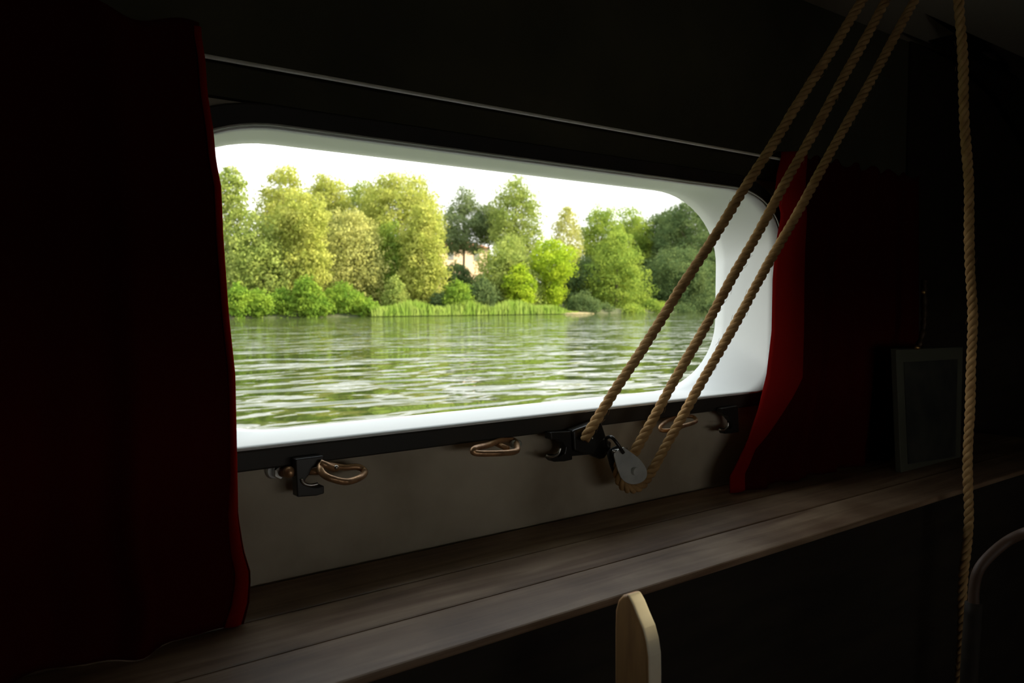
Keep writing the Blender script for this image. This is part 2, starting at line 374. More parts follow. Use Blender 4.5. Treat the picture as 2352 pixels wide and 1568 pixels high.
# worn bright lips on two hooks
def blob(bm, c, r, sc=(1, 1, 1), seg=12):
    m = Matrix.Translation(c) @ Matrix.Diagonal((*sc, 1)); bmesh.ops.create_uvsphere(bm, u_segments=seg, v_segments=seg // 2 + 2, radius=r, matrix=m)
for h, pa in ((h2, [(1255, 1046), (1266, 1049), (1281, 1043), (1287, 1028)]), (h3, [(1652, 986), (1662, 988), (1671, 980), (1672, 970)]), (h1, [(692, 1098), (697, 1109), (712, 1114), (730, 1111)])):
    bm = bmesh.new(); tube(bm, smoothpath([at(x, y, yh - 0.0165) for x, y in pa], 5), 0.0022, 8)
    o = finish(bm, 'worn_lip', m_steel, h, smooth=True); o['label'] = 'worn bright lip'

# ------------------------------------------------------------------ rusty links
def linkring(pts, rad, label, mat=None, n=8):
    path = smoothpath([at(x, y, Y) for x, y, Y in pts], n, closed=True)
    bm = bmesh.new(); tube(bm, path, rad, 12, closed=True)
    o = finish(bm, 'rusty_link', mat or m_rust, smooth=True); tag(o, label, 'link', 'rusty links under the window')
    return o
k1 = linkring([(738, 1066, -.040), (757, 1069, -.036), (790, 1073, -.030), (822, 1072, -.030), (838, 1083, -.038), (826, 1097, -.058), (795, 1106, -.066), (762, 1099, -.064), (744, 1090, -.058), (736, 1078, -.050)], 0.0044, 'rusty oblong link hanging beside the left hook on the wall')
bm = bmesh.new(); tube(bm, [at(690, 1084, -.028), at(742, 1082, -.046)], 0.0042, 12)
o = finish(bm, 'shank', m_rust, k1, smooth=True)
bm = bmesh.new(); tube(bm, smoothpath([at(735, 1063, -.044), at(748, 1068, -.046), at(768, 1076, -.042)], 6), 0.0048, 12); blob(bm, at(772, 1075, -.044), 0.0046)
finish(bm, 'screw_eye', m_rust, k1, smooth=True)
bm = bmesh.new(); blob(bm, at(772, 1073, -.048), 0.0030); finish(bm, 'pin_end', m_steel, k1, smooth=True)
k2 = linkring([(1092, 1040, -.060), (1090, 1030, -.055), (1120, 1022, -.036), (1150, 1011, -.022), (1180, 1011, -.020), (1188, 1026, -.045), (1182, 1037, -.060), (1140, 1041, -.064)], 0.0045, 'rusty oblong link hanging under the middle of the window frame')
bm = bmesh.new(); tube(bm, [at(1128, 1014, -.006), at(1166, 1030, -.050)], 0.0040, 12); finish(bm, 'cross_pin', m_rust, k2, smooth=True)
bm = bmesh.new(); tube(bm, [at(1190, 1018, -.0005), at(1180, 1020, -.030)], 0.0062, 12); finish(bm, 'stub', m_grey, k2, smooth=True)
k3 = linkring([(1520, 988, -.060), (1518, 978, -.052), (1540, 962, -.024), (1568, 956, -.018), (1592, 957, -.022), (1598, 968, -.042), (1570, 978, -.060), (1545, 987, -.064)], 0.0036, 'rusty oblong link behind the two pulley rope strands')
bm = bmesh.new(); tube(bm, [at(1556, 955, -.006), at(1560, 974, -.045)], 0.0038, 10); finish(bm, 'cross_pin', m_rust, k3, smooth=True)
# bolt at the left
bt = empty('wall_bolt', at(635, 1082, 0)); tag(bt, 'dark steel bolt with a round washer on the wall left of the first hook', 'bolt')
c = at(622, 1080, 0)
bm = bmesh.new(); bmesh.ops.create_cone(bm, cap_ends=True, segments=24, radius1=0.011, radius2=0.0095, depth=0.006, matrix=Matrix.Translation(c + Vector((0.003, -0.004, 0))) @ Matrix.Rotation(R(90), 4, 'X')); finish(bm, 'washer', m_grey, bt, bevel=0.0008)
bm = bmesh.new(); bmesh.ops.create_cone(bm, cap_ends=True, segments=6, radius1=0.0088, radius2=0.0088, depth=0.011, matrix=Matrix.Translation(c + Vector((0.006, -0.012, -.001))) @ Matrix.Rotation(R(90), 4, 'X')); finish(bm, 'hex_nut', m_steel, bt, bevel=0.001)
bm = bmesh.new(); tube(bm, [c + Vector((0.008, -0.014, -.001)), at(668, 1084, -.03)], 0.0062, 12); blob(bm, at(664, 1084, -.03), 0.0075); finish(bm, 'bolt_shank', m_rust, bt, smooth=True)

# ------------------------------------------------------------------ tackle: bracket, shackle, pulley
br = empty('rope_bracket', at(1350, 1000, -.03)); tag(br, 'black cast bracket bolted under the frame holding the pulley and rope end', 'bracket')
bm = bmesh.new(); prism(bm, [at(x, y, -.026) for x, y in ((1298, 985), (1362, 962), (1374, 1000), (1360, 1012), (1345, 1040), (1318, 1038), (1300, 1030))], Vector((0, -0.020, 0))); finish(bm, 'bracket_body', m_hook, br, bevel=0.003, seg=3)
bm = bmesh.new(); prism(bm, [at(x, y, -.032) for x, y in ((1352, 1004), (1376, 1006), (1394, 1012), (1392, 1030), (1378, 1050), (1368, 1052), (1350, 1044), (1338, 1038))], Vector((0, -0.012, 0))); finish(bm, 'lug', m_hook, br, bevel=0.003, seg=3)
bm = bmesh.new(); blob(bm, at(1360, 1006, -.050), 0.0022); finish(bm, 'rivet', m_steel, br, smooth=True)
# pulley
pl = empty('pulley_block', at(1445, 1060, -.05)); tag(pl, 'small grey steel pulley block with the rope around it', 'pulley')
Yp = -0.078
cheek = [(1410, 1040), (1429, 1027), (1436, 1030), (1466, 1052), (1482, 1074), (1484, 1092), (1476, 1104), (1460, 1111), (1443, 1110), (1428, 1100), (1420, 1084), (1413, 1062)]
def cheekbm(Y, dz=0):
    bm = bmesh.new(); P = smoothpath([at(x, y, Yp) for x, y in cheek], 3, closed=True)
    d = Y - Yp
    prism(bm, [p + Vector((0, d, 0)) for p in P], Vector((0, -0.0022, 0))); return bm
finish(cheekbm(Yp), 'cheek_plate', m_grey, pl, bevel=0.0008)
finish(cheekbm(Yp + 0.016), 'cheek_plate', m_hook, pl, bevel=0.0008)
ac = at(1454, 1081, Yp)
bm = bmesh.new(); bmesh.ops.create_cone(bm, cap_ends=True, segments=20, radius1=0.0062, radius2=0.0072, depth=0.007, matrix=Matrix.Translation(ac + Vector((0, -0.0050, 0))) @ Matrix.Rotation(R(90), 4, 'X')); finish(bm, 'axle_pin', m_grey, pl, bevel=0.0012, seg=3)
bm = bmesh.new()
prof = [(0.004, -0.008), (0.020, -0.0075), (0.0145, -0.002), (0.0145, 0.002), (0.020, 0.0075), (0.004, 0.008)]
rings = []
for k in range(32):
    a = 2 * math.pi * k / 32; rings.append([bm.verts.new(ac + Vector((r_ * math.cos(a), 0.0095 + y_, r_ * math.sin(a)))) for r_, y_ in prof])
for k in range(32):
    for q in range(6): bm.faces.new((rings[k][q], rings[(k + 1) % 32][q], rings[(k + 1) % 32][(q + 1) % 6], rings[k][(q + 1) % 6]))
finish(bm, 'sheave', m_hook, pl)
# shackle (U bar) joining pulley and lug
sh = [(1432, 1040, -.084), (1420, 1022, -.082), (1408, 1006, -.076), (1399, 1003, -.066), (1392, 1008, -.058), (1396, 1024, -.058), (1404, 1042, -.064), (1414, 1054, -.070)]
bm = bmesh.new(); tube(bm, smoothpath([at(*q) for q in sh], 6), 0.0029, 10)
o = finish(bm, 'shackle', m_hook, pl, smooth=True)
bm = bmesh.new(); tube(bm, [at(1408, 1036, Yp - .004), at(1440, 1030, Yp + .022)], 0.0022, 8); finish(bm, 'head_pin', m_steel, pl, smooth=True)

# ------------------------------------------------------------------ ropes
RR = 0.0083
def topend(px, Y): # continue each strand to the ceiling
    return at(px, 0, Y)
def extend(a, b, z):
    d = b - a; return a + d * ((z - a.z) / d.z)
a1, b1 = at(1352, 992, -.060), at(1982, 0, -.235)
e1 = extend(a1, b1, CEIL - 0.006)
def strand(a, b): return [a.lerp(b, t) - Vector((0, 0, .004 * math.sin(math.pi * t))) for t in (0, .015, .04, .09, .18, .35, .55, .78, 1)]
r1 = rope_obj('rope', [a1 + Vector((-.004, .006, -.012))] + strand(a1, b1) + [e1], RR, 0.040, m_rope, wob=0.0006, seed=1, fuzz=60)
tag(r1, 'brown twisted rope strand tied to the black bracket, leftmost of the slanting three', 'rope', 'slanting tackle ropes')
a2, b2 = at(1452, 1046, -.066), at(2036, 0, -.235)
a3, b3 = at(1494, 1086, -.068), at(2102, 0, -.235)
e2 = extend(a2, b2, CEIL - 0.006); e3 = extend(a3, b3, CEIL - 0.006)
around = [at(1424, 1062, -.068), at(1420, 1085, -.069), at(1428, 1110, -.07), at(1446, 1121, -.07), at(1470, 1115, -.07)]
r2 = rope_obj('rope', [e2] + strand(a2, b2)[::-1] + around + strand(a3, b3) + [e3], RR, 0.040, m_rope, wob=0.0006, seed=2, fuzz=110)
tag(r2, 'brown twisted rope running down around the grey pulley and up again in two strands', 'rope', 'slanting tackle ropes')
# hanging rope at the right
hp = []
for px, py in ((2203, -40), (2206, 60), (2211, 170), (2218, 290), (2223, 420), (2228, 560), (2229, 640), (2234, 760), (2228, 900), (2225, 1000), (2224, 1100), (2222, 1220), (2213, 1350), (2208, 1460), (2203, 1575), (2190, 1800)):
    hp.append(at(px, py, -.36))
zt = CEIL - 0.004
hp = [Vector((hp[0].x, hp[0].y, zt))] + hp + [Vector((hp[-1].x, hp[-1].y, 0.02))]
r3 = rope_obj('hanging_rope', hp, 0.0080, 0.042, m_rope, wob=0.0012, seed=5, fuzz=40)
tag(r3, 'long brown twisted rope hanging straight down at the right of the room', 'rope')

# ------------------------------------------------------------------ chair, end post edge painted pale as lit
ch = empty('wooden_chair', (0.40, -0.50, 0)); tag(ch, 'golden brown wooden chair with a back post, its lit edge painted pale, against the dark shelf front', 'chair')
# post profile lies in the upright plane x = XC (its face turned to the near end of the room), thickness runs along +X
def atx(px, py, X):
    d = ray(px, py); return EYE + d * ((X - EYE.x) / d.x)
XC = at(1450, 1450, -0.42).x
pf = [(1411, 1560), (1411, 1440), (1412, 1400), (1418, 1378), (1428, 1367), (1440, 1364), (1452, 1386), (1464, 1416), (1476, 1444), (1484, 1475), (1489, 1510), (1490, 1560)]
fpts = [atx(x, y, XC) for x, y in pf]
dv = Vector((0.021, 0.0, 0.0)); zc = BZ - 0.35
ya, yb = fpts[0].y, fpts[-1].y
def chair_side(off):
    bm = bmesh.new(); prism(bm, [p + off for p in [Vector((XC, ya, zc))] + fpts + [Vector((XC, yb, zc))]], dv)
    o = finish(bm, 'back_post', m_chair, ch, bevel=0.0035, seg=4, ang=25)
    o.data.materials.append(m_chair_lit)
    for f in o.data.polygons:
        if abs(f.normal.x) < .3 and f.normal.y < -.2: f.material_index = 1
    bm = bmesh.new(); prism(bm, [Vector((XC, ya, zc - .002)) + off, Vector((XC, yb, zc - .002)) + off, Vector((XC, yb + .004, 0)) + off, Vector((XC, ya - .004, 0)) + off], dv); finish(bm, 'leg', m_chair, ch, bevel=0.003)
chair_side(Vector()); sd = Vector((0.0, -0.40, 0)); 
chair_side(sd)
for zz in (BZ - .30, BZ - .20): box('back_rail', (XC + .003, yb - .40 + (ya - yb), zz), (XC + .018, yb, zz + .05), m_chair, ch, bevel=0.004)
box('seat', (XC + .022, yb - .40, BZ - .66), (XC + .40, ya, BZ - .63), m_chair, ch, bevel=0.008)
for yy in (ya - .04, yb - .40): box('leg', (XC + .36, yy, 0), (XC + .39, yy + .035, BZ - .66), m_chair, ch, bevel=0.003)

# curved rail at the right: bent wood chair arm
arm = empty('bentwood_chair', (2.0, -0.75, 0)); tag(arm, 'dark chair with a curved brown wooden back rail behind the hanging rope', 'chair')
Ya = -0.52
pa = [at(2236, 1400, Ya), at(2238, 1345, Ya), at(2250, 1305, Ya - .005), at(2282, 1268, Ya - .015), at(2325, 1236, Ya - .03), at(2380, 1215, Ya - .06), at(2430, 1215, Ya - .12)]
bm = bmesh.new(); tube(bm, smoothpath(pa, 8), 0.007, 12); rail = finish(bm, 'back_rail', M('dark_chair_wood', (0.07, 0.035, 0.018), 0.6), arm, smooth=True)
pe, ps = pa[-1], pa[0]
bm = bmesh.new(); tube(bm, smoothpath([ps + Vector((0, 0, 0.01)), ps + Vector((-.01, 0, -.2)), Vector((ps.x - .01, ps.y, 0.0))], 6), 0.011, 10); finish(bm, 'leg', m_dark, arm, smooth=True)
bm = bmesh.new(); tube(bm, smoothpath([pe + Vector((0, 0, 0.01)), pe + Vector((.01, 0, -.2)), Vector((pe.x + .01, pe.y, 0.0))], 6), 0.011, 10); finish(bm, 'leg', m_dark, arm, smooth=True)
bm = bmesh.new(); bmesh.ops.create_cone(bm, cap_ends=True, segments=32, radius1=.19, radius2=.19, depth=.025, matrix=Matrix.Translation(Vector(((ps.x + pe.x) / 2, (ps.y + pe.y) / 2 - .08, 0.46)))); finish(bm, 'seat', m_dark, arm, bevel=.006)

# ------------------------------------------------------------------ picture standing on the shelf, and the little brass chain above
Yq = -0.165
pc = empty('framed_picture', at(2130, 1090, Yq)); tag(pc, 'small dim picture with a pale border standing behind the hanging rope', 'picture')
q = [at(2070, 1098, Yq), at(2206, 1074, Yq), at(2212, 797, Yq + .03), at(2058, 803, Yq + .03)]
zb = BZ + 0.001
bm = bmesh.new(); prism(bm, q, Vector((0, 0.012, 0.002))); finish(bm, 'picture_panel', M('pale_card', (0.07, 0.07, 0.045), 0.6), pc, bevel=0.001)
cq = sum(q, Vector()) / 4
bm = bmesh.new(); prism(bm, [cq + (p - cq) * 0.80 + Vector((0, -0.0014, 0)) for p in q], Vector((0, 0.001, 0)))
finish(bm, 'print', M('dark_print', (0.04, 0.04, 0.028), 0.6, col2=(0.012, 0.012, 0.01), scale=16, detail=2), pc)
# dangling ornament
orn = empty('brass_ornament', at(2118, 800, Yq)); tag(orn, 'thin turned brass ornament above the small picture', 'ornament')
bm = bmesh.new()
pts = [at(2124, 640, Yq + .03), at(2123, 672, Yq + .03), at(2123, 720, Yq + .03), at(2120, 760, Yq + .03), at(2110, 797, Yq + .03)]
sp = smoothpath(pts, 10); tube(bm, sp, lambda t: 0.004 + 0.0035 * abs(math.sin(t * 22)), 10); finish(bm, 'turned_stem', M('dark_brass', (0.05, 0.03, 0.014), 0.5, 0.6), orn, smooth=True)
bm = bmesh.new(); blob(bm, at(2121, 671, Yq + .018), 0.005); finish(bm, 'brass_bead', m_brass, orn, smooth=True)
bm = bmesh.new(); blob(bm, at(2107, 798, Yq + .018), 0.006, (1.3, 1, .8)); finish(bm, 'brass_bead', m_brass, orn, smooth=True)

# ================================================================== OUTSIDE
WATER = EYE.z - 1.65
def water_mat():
    m = bpy.data.materials.new('river_water'); m.use_nodes = True; n = m.node_tree; b = n.nodes['Principled BSDF']
    b.inputs['Base Color'].default_value = (0.048, 0.062, 0.022, 1); b.inputs['Roughness'].default_value = 0.03; b.inputs['IOR'].default_value = 1.34
    t = n.nodes.new('ShaderNodeTexCoord')
    prev = None
    for sc, dist, st, strch in ((0.16, 0.34, 1.0, (0.8, 1.0, 1)), (0.68, 0.25, 1.0, (0.6, 1.0, 1)), (1.8, 0.080, 1.0, (0.5, 1.0, 1)), (4.5, 0.008, 1.0, (0.7, 1.0, 1))):
        mp = n.nodes.new('ShaderNodeMapping'); mp.inputs['Scale'].default_value = strch; mp.inputs['Rotation'].default_value = (0, 0, R(-8))
        nz = n.nodes.new('ShaderNodeTexNoise'); nz.inputs['Scale'].default_value = sc; nz.inputs['Detail'].default_value = 1.0; nz.inputs['Distortion'].default_value = 0.6
        bp = n.nodes.new('ShaderNodeBump'); bp.inputs['Strength'].default_value = st; bp.inputs['Distance'].default_value = dist
        n.links.new(t.outputs['Object'], mp.inputs[0]); n.links.new(mp.outputs[0], nz.inputs['Vector']); n.links.new(nz.outputs['Fac'], bp.inputs['Height'])
        if prev: n.links.new(prev.outputs[0], bp.inputs['Normal'])
        prev = bp
    n.links.new(prev.outputs[0], b.inputs['Normal'])
    return m
bm = bmesh.new()
v = [bm.verts.new(p) for p in ((-250, 0.35, WATER), (500, 0.35, WATER), (500, 78, WATER), (-250, 78, WATER))]; bm.faces.new(v)
wt = finish(bm, 'river', water_mat()); tag(wt, kind='structure')
# bank ground
def hz(x, y): return WATER + 0.35 + (y - 73) * 0.035 + 0.12 * math.sin(x * .35) + .1 * math.sin(y * .6 + x * .1)
bm = bmesh.new(); G = []
for j in range(24):
    y = 73.9 + (j ** 1.5) * 0.8; G.append([bm.verts.new((x, y + (0.4 * math.sin(x * .5) if j == 0 else 0), (WATER - .15) if j == 0 else hz(x, y))) for x in range(-120, 301, 3)])
for j in range(23):
    for i in range(len(G[0]) - 1): bm.faces.new((G[j][i], G[j][i + 1], G[j + 1][i + 1], G[j + 1][i]))
gb = finish(bm, 'ground', M('earth_bank', (0.05, 0.07, 0.02), 0.9, col2=(0.08, 0.08, 0.035), scale=.4), smooth=True); tag(gb, kind='structure')

def leaf_mat(name, c1, c2, trans=0.35):
    m = bpy.data.materials.new(name); m.use_nodes = True; n = m.node_tree; n.nodes.clear()
    o = n.nodes.new('ShaderNodeOutputMaterial'); d = n.nodes.new('ShaderNodeBsdfDiffuse'); t = n.nodes.new('ShaderNodeBsdfTranslucent'); mx = n.nodes.new('ShaderNodeMixShader')
    tcn = n.nodes.new('ShaderNodeTexCoord'); nz = n.nodes.new('ShaderNodeTexNoise'); nz.inputs['Scale'].default_value = 0.7; nz.inputs['Detail'].default_value = 3
    r = n.nodes.new('ShaderNodeValToRGB'); r.color_ramp.elements[0].position = .38; r.color_ramp.elements[1].position = .62
    r.color_ramp.elements[0].color = (*c1, 1); r.color_ramp.elements[1].color = (*c2, 1)
    n.links.new(tcn.outputs['Object'], nz.inputs['Vector']); n.links.new(nz.outputs['Fac'], r.inputs[0])
    n.links.new(r.outputs[0], d.inputs[0]); n.links.new(r.outputs[0], t.inputs[0]); mx.inputs[0].default_value = trans
    n.links.new(d.outputs[0], mx.inputs[1]); n.links.new(t.outputs[0], mx.inputs[2]); n.links.new(mx.outputs[0], o.inputs[0])
    return m
LM = {
 'willow': leaf_mat('willow_leaves', (0.36, 0.40, 0.08), (0.47, 0.48, 0.12)),
 'olive': leaf_mat('olive_leaves', (0.27, 0.34, 0.08), (0.37, 0.42, 0.11)),
 'dark': leaf_mat('dark_leaves', (0.09, 0.14, 0.055), (0.15, 0.20, 0.07)),
 'mid': leaf_mat('mid_leaves', (0.19, 0.28, 0.05), (0.34, 0.42, 0.07)),
 'lime': leaf_mat('lime_leaves', (0.30, 0.42, 0.03), (0.42, 0.52, 0.04)),
 'bush': leaf_mat('bush_leaves', (0.17, 0.29, 0.04), (0.27, 0.38, 0.05)),
 'pale': leaf_mat('pale_leaves', (0.42, 0.43, 0.13), (0.50, 0.49, 0.16)),
 'grey': leaf_mat('grey_green_leaves', (0.15, 0.20, 0.09), (0.22, 0.27, 0.11)),
 'reed': leaf_mat('reed_leaves', (0.24, 0.36, 0.06), (0.34, 0.44, 0.10)),
}
NP = np.random.default_rng(3)
def leaves_mesh(name, clumps, size, dens, mat, parent=None, flat=0.5):
    """clumps: list of (centre, radii); small leaf sprays scattered through each clump's outer shell"""
    V = []; bunches = []
    for c, r in clumps:
        r = tuple(q * 1.15 for q in r)
        subs = [(c, tuple(q * .72 for q in r))]
        for _ in range(7):
            d = NP.normal(size=3); d[2] = abs(d[2]) * .9 - .25; d /= np.linalg.norm(d); k = NP.uniform(.32, .56)
            subs.append((tuple(c[i] + d[i] * r[i] * .72 for i in range(3)), tuple(q * k for q in r)))
        bunches += subs
    for c, r in bunches:
        area = (r[0] * r[1] + r[1] * r[2] + r[0] * r[2]) / 3
        n = max(8, int(dens * .8 * area))
        d = NP.normal(size=(n, 3)); d /= np.linalg.norm(d, axis=1)[:, None]
        rad = NP.uniform(0.45, 1.0, n) ** 0.5
        rad *= 1 + 0.12 * np.sin(d[:, 0] * 7 + c[0]) + 0.10 * np.sin(d[:, 2] * 9 + c[1])
        p = np.array(c) + d * rad[:, None] * np.array(r)
        nn = d + NP.normal(size=(n, 3)) * 0.34; nn /= np.linalg.norm(nn, axis=1)[:, None]
        a = np.cross(nn, NP.normal(size=(n, 3))); a /= np.linalg.norm(a, axis=1)[:, None]; b = np.cross(nn, a)
        s = size * NP.uniform(0.5, 1.3, n)[:, None]
        V.append(np.stack([p - a * s, p - b * s * .55, p + a * s, p + b * s * .55], axis=1))
    V = np.concatenate(V).astype(np.float32); nq = len(V)
    me = bpy.data.meshes.new(name); me.vertices.add(nq * 4); me.vertices.foreach_set('co', V.reshape(-1))
    me.loops.add(nq * 4); me.loops.foreach_set('vertex_index', np.arange(nq * 4, dtype=np.int32))
    me.polygons.add(nq); me.polygons.foreach_set('loop_start', np.arange(nq, dtype=np.int32) * 4)
    me.update(calc_edges=True)
    return link(name, me, mat, parent)
def px2m(px, Y):   # metres sideways per pixel at column px on plane Y
    return (at(px + 1, 690, Y) - at(px, 690, Y)).length * 0.86
def tree(cx, top, base, Y, prof, kind, label, group='trees on the far river bank', seed=0, name='tree', trunk=True, dens=70, size=.155, lean=0.0, gappy=0.0):
    """prof: list of (t, half width in px) from the top t=0 to the crown's base t=1; base: picture row of the crown's base"""
    rnd = random.Random(seed * 13 + int(cx))
    pt = at(cx, top, Y); pb = at(cx, base, Y); mpp = px2m(cx, Y)
    H = pt.z - pb.z; g = hz(pt.x, Y) - .1
    root = empty(name, (pt.x, Y, g)); tag(root, label, 'tree' if name == 'tree' else 'shrub', group)
    hw = lambda t: 1.18 * float(np.interp(t, [q[0] for q in prof], [q[1] for q in prof])) * mpp
    clumps = []; wmax = max(q[1] for q in prof) * mpp
    cr = max(0.55, min(wmax * 0.42, 1.7))
    nlev = max(4, int(H / (cr * 0.85)))
    for k in range(nlev + 1):
        t = k / nlev; w_ = hw(t); z = pt.z - cr * 0.5 - (H - cr * 0.9) * t
        m = max(1, int(round(2 * math.pi * max(w_ - cr * .5, 0.1) / (cr * 1.15))))
        m = min(m, 14)
        a0 = rnd.uniform(0, 6)
        for q in range(m):
            if rnd.random() < gappy: continue
            a = a0 + 2 * math.pi * q / m + rnd.uniform(-.25, .25); rad = max(w_ - cr * .75, 0) * rnd.uniform(.8, 1.08)
            s = cr * rnd.uniform(.55, 1.3)
            clumps.append(((pt.x + rad * math.cos(a) + lean * (1 - t), Y + rad * .8 * math.sin(a), z + rnd.uniform(-.4, .4) * cr), (s, s, s * rnd.uniform(.65, .95))))
        if w_ > cr * 1.2: clumps.append(((pt.x, Y, z), (w_ * .6, w_ * .6, cr * .9)))
    leaves_mesh('foliage', clumps, size, dens, LM[kind], root)
    if trunk:
        bm = bmesh.new()
        tp = Vector((pt.x + lean * .5, Y, pb.z + H * .75)); r0 = 0.10 + wmax * 0.035
        tube(bm, smoothpath([Vector((pt.x - .2, Y, g - .1)), Vector((pt.x + rnd.uniform(-.2, .2), Y, (g + tp.z) / 2)), tp], 6), lambda t: r0 * (1 - .75 * t), 8)
        for q in range(5):
            zz = pb.z + H * (.1 + .12 * q); s = Vector((pt.x, Y, zz)); a = rnd.uniform(0, 6.28)
            w_ = hw(max(0, min(1, 1 - (zz - pb.z) / H))) * .7
            tube(bm, smoothpath([s, s + Vector((math.cos(a) * w_ * .5, math.sin(a) * w_ * .5, H * .05)), s + Vector((math.cos(a) * w_, math.sin(a) * w_, H * .14))], 4), lambda t: r0 * .35 * (1 - .7 * t), 5)
        finish(bm, 'trunk', m_bark, root, smooth=True)
    return root
RND = [(0, .45), (.15, .85), (.45, 1), (.8, .9), (1, .6)]
def P(w, shape=RND): return [(t, s * w) for t, s in shape]
COLM = [(0, .4), (.15, .8), (.5, 1), (.85, .95), (1, .7)]
CONE = [(0, .12), (.25, .45), (.55, .75), (.85, 1), (1, .85)]
# back row
tree(528, 385, 640, 84, P(52), 'olive', 'olive tree at the left edge of the view half hidden by the curtain', seed=1, gappy=.25)
tree(650, 388, 640, 90, [(0, 20), (.12, 45), (.35, 62), (.6, 70), (1, 60)], 'willow', 'tall yellow green tree with two heads at the left of the bank', seed=2, gappy=.1)
tree(745, 405, 640, 94, P(60), 'willow', 'round topped light green tree behind the left willow', seed=3)
tree(832, 418, 640, 96, P(55), 'olive', 'lower olive tree in the skyline left of the tallest tree', seed=4, gappy=.2)
tree(922, 388, 660, 88, [(0, 24), (.1, 55), (.25, 85), (.5, 90), (1, 70)], 'willow', 'tallest broad yellow green tree in the left half of the bank', seed=5, gappy=.08)
tree(1064, 430, 582, 100, [(0, 22), (.12, 30), (.35, 32), (.5, 58), (.75, 66), (1, 45)], 'grey', 'dark narrow topped tree above the pale house', seed=6, gappy=.15)
tree(1185, 402, 640, 92, [(0, 10), (.1, 28), (.2, 40), (.35, 50), (.6, 52), (1, 45)], 'olive', 'tall pointed tree left of the gap of open sky', seed=7, gappy=.1)
tree(1122, 470, 560, 98, P(36), 'grey', 'dark tree tucked behind the tall pointed tree', seed=8, gappy=.2)
tree(1303, 478, 680, 90, [(0, 16), (.2, 28), (.6, 32), (1, 26)], 'pale', 'pale thin tree standing right of the gap of open sky', seed=9, gappy=.25, dens=26)
tree(1382, 478, 660, 94, [(0, 18), (.12, 28), (.3, 40), (.6, 50), (1, 50)], 'mid', 'green tree with a narrow crown behind the conical tree', seed=10)
tree(1452, 486, 660, 98, [(0, 14), (.2, 34), (.5, 48), (1, 50)], 'mid', 'green pointed tree in the skyline right of the conical tree', seed=11)
tree(1530, 490, 700, 96, P(50), 'dark', 'dark round tree left of the large right tree', seed=12)
tree(1598, 472, 700, 88, [(0, 30), (.12, 55), (.4, 75), (1, 75)], 'dark', 'large dark round tree beside the right window edge', seed=13)
tree(1700, 462, 700, 92, P(80), 'dark', 'dark tree furthest right of the bank partly behind the window edge', seed=14)
# middle row
tree(695, 448, 690, 79, [(0, 28), (.12, 58), (.35, 62), (.5, 50), (.7, 62), (1, 45)], 'willow', 'bright rounded willow in front at the left of the bank', seed=21)
tree(590, 505, 700, 80, [(0, 35), (.2, 70), (.6, 85), (1, 80)], 'olive', 'broad olive willow in front at the left edge of the bank', seed=22, gappy=.06)
tree(812, 488, 705, 82, [(0, 30), (.2, 62), (.5, 78), (.8, 88), (1, 80)], 'pale', 'pale drooping willow in the middle of the left bank', seed=23)
tree(970, 470, 700, 78, [(0, 20), (.2, 36), (.5, 46), (.8, 50), (1, 40)], 'willow', 'tall bright column shaped willow above the reeds', seed=24)
tree(892, 520, 705, 81, [(0, 20), (.3, 40), (1, 48)], 'mid', 'mid green tree between the pale willow and the column willow', seed=25)
tree(1050, 606, 712, 83, P(40), 'dark', 'low dark green tree below the pale house', seed=26)
tree(1168, 556, 712, 80, [(0, 30), (.3, 62), (.7, 72), (1, 70)], 'olive', 'round olive tree in the middle of the bank behind the lime trees', seed=27)
tree(1268, 556, 708, 77, [(0, 24), (.2, 44), (.45, 46), (.6, 22), (.8, 26), (1, 22)], 'lime', 'bright lime green tree below the gap of open sky', seed=28)
tree(1196, 612, 712, 76, [(0, 14), (.25, 30), (.6, 32), (1, 16)], 'lime', 'small bright lime green tree left of the larger lime tree', seed=29)
tree(1338, 600, 716, 82, P(45), 'dark', 'dark tree between the lime tree and the conical tree', seed=30)
tree(1416, 525, 714, 79, P(66, CONE), 'mid', 'broad conical bright green tree at the water on the right', seed=31)
tree(1560, 585, 716, 80, P(70), 'dark', 'dark tree at the water right of the conical tree', seed=32)
tree(1655, 560, 716, 82, P(60), 'dark', 'dark tree at the water by the right window edge', seed=33)
# shore shrubs
for i, (cx, top, w_, k) in enumerate(((545, 655, 32, 'bush'), (590, 668, 38, 'bush'), (650, 668, 40, 'bush'), (705, 640, 34, 'bush'), (735, 682, 36, 'bush'), (790, 655, 50, 'bush'), (840, 690, 32, 'bush'), (905, 640, 26, 'olive'), (1010, 672, 22, 'dark'), (1052, 648, 30, 'bush'), (1105, 640, 34, 'dark'), (1500, 690, 30, 'mid'), (1620, 680, 38, 'dark'), (1340, 672, 34, 'dark'), (1388, 700, 22, 'dark'), (1450, 703, 26, 'mid'), (1565, 700, 30, 'dark'), (1360, 706, 16, 'bush'))):
    lab = ['leafy shrub at the water under the curtain edge', 'leafy shrub at the water below the olive willow', 'leafy shrub at the water below the rounded willow', 'pointed bright shrub right of the rounded willow', 'low bright shrub at the water below the pointed one',
           'broad bright spreading shrub below the pale willow', 'low shrub where the reeds begin', 'olive shrub between pale willow and column willow', 'small dark shrub right of the column willow', 'small bright shrub below the pale house',
           'dark shrub behind the reeds left of the lime trees', 'green shrub right of the conical tree at the water', 'dark shrub at the water by the window edge', 'dark shrub right of the lime tree at the water', 'low dark shrub under the left side of the conical tree', 'low green shrub under the right side of the conical tree', 'low dark shrub at the water between the conical tree and the right window edge', 'smallest bright shrub beside the bare tan shore'][i]
    tree(cx, top, 734, 74.4 + (i % 3) * .5, P(w_), k, lab, group='shrubs along the far shore', seed=50 + i, name='shrub', trunk=False, dens=80, size=.125)
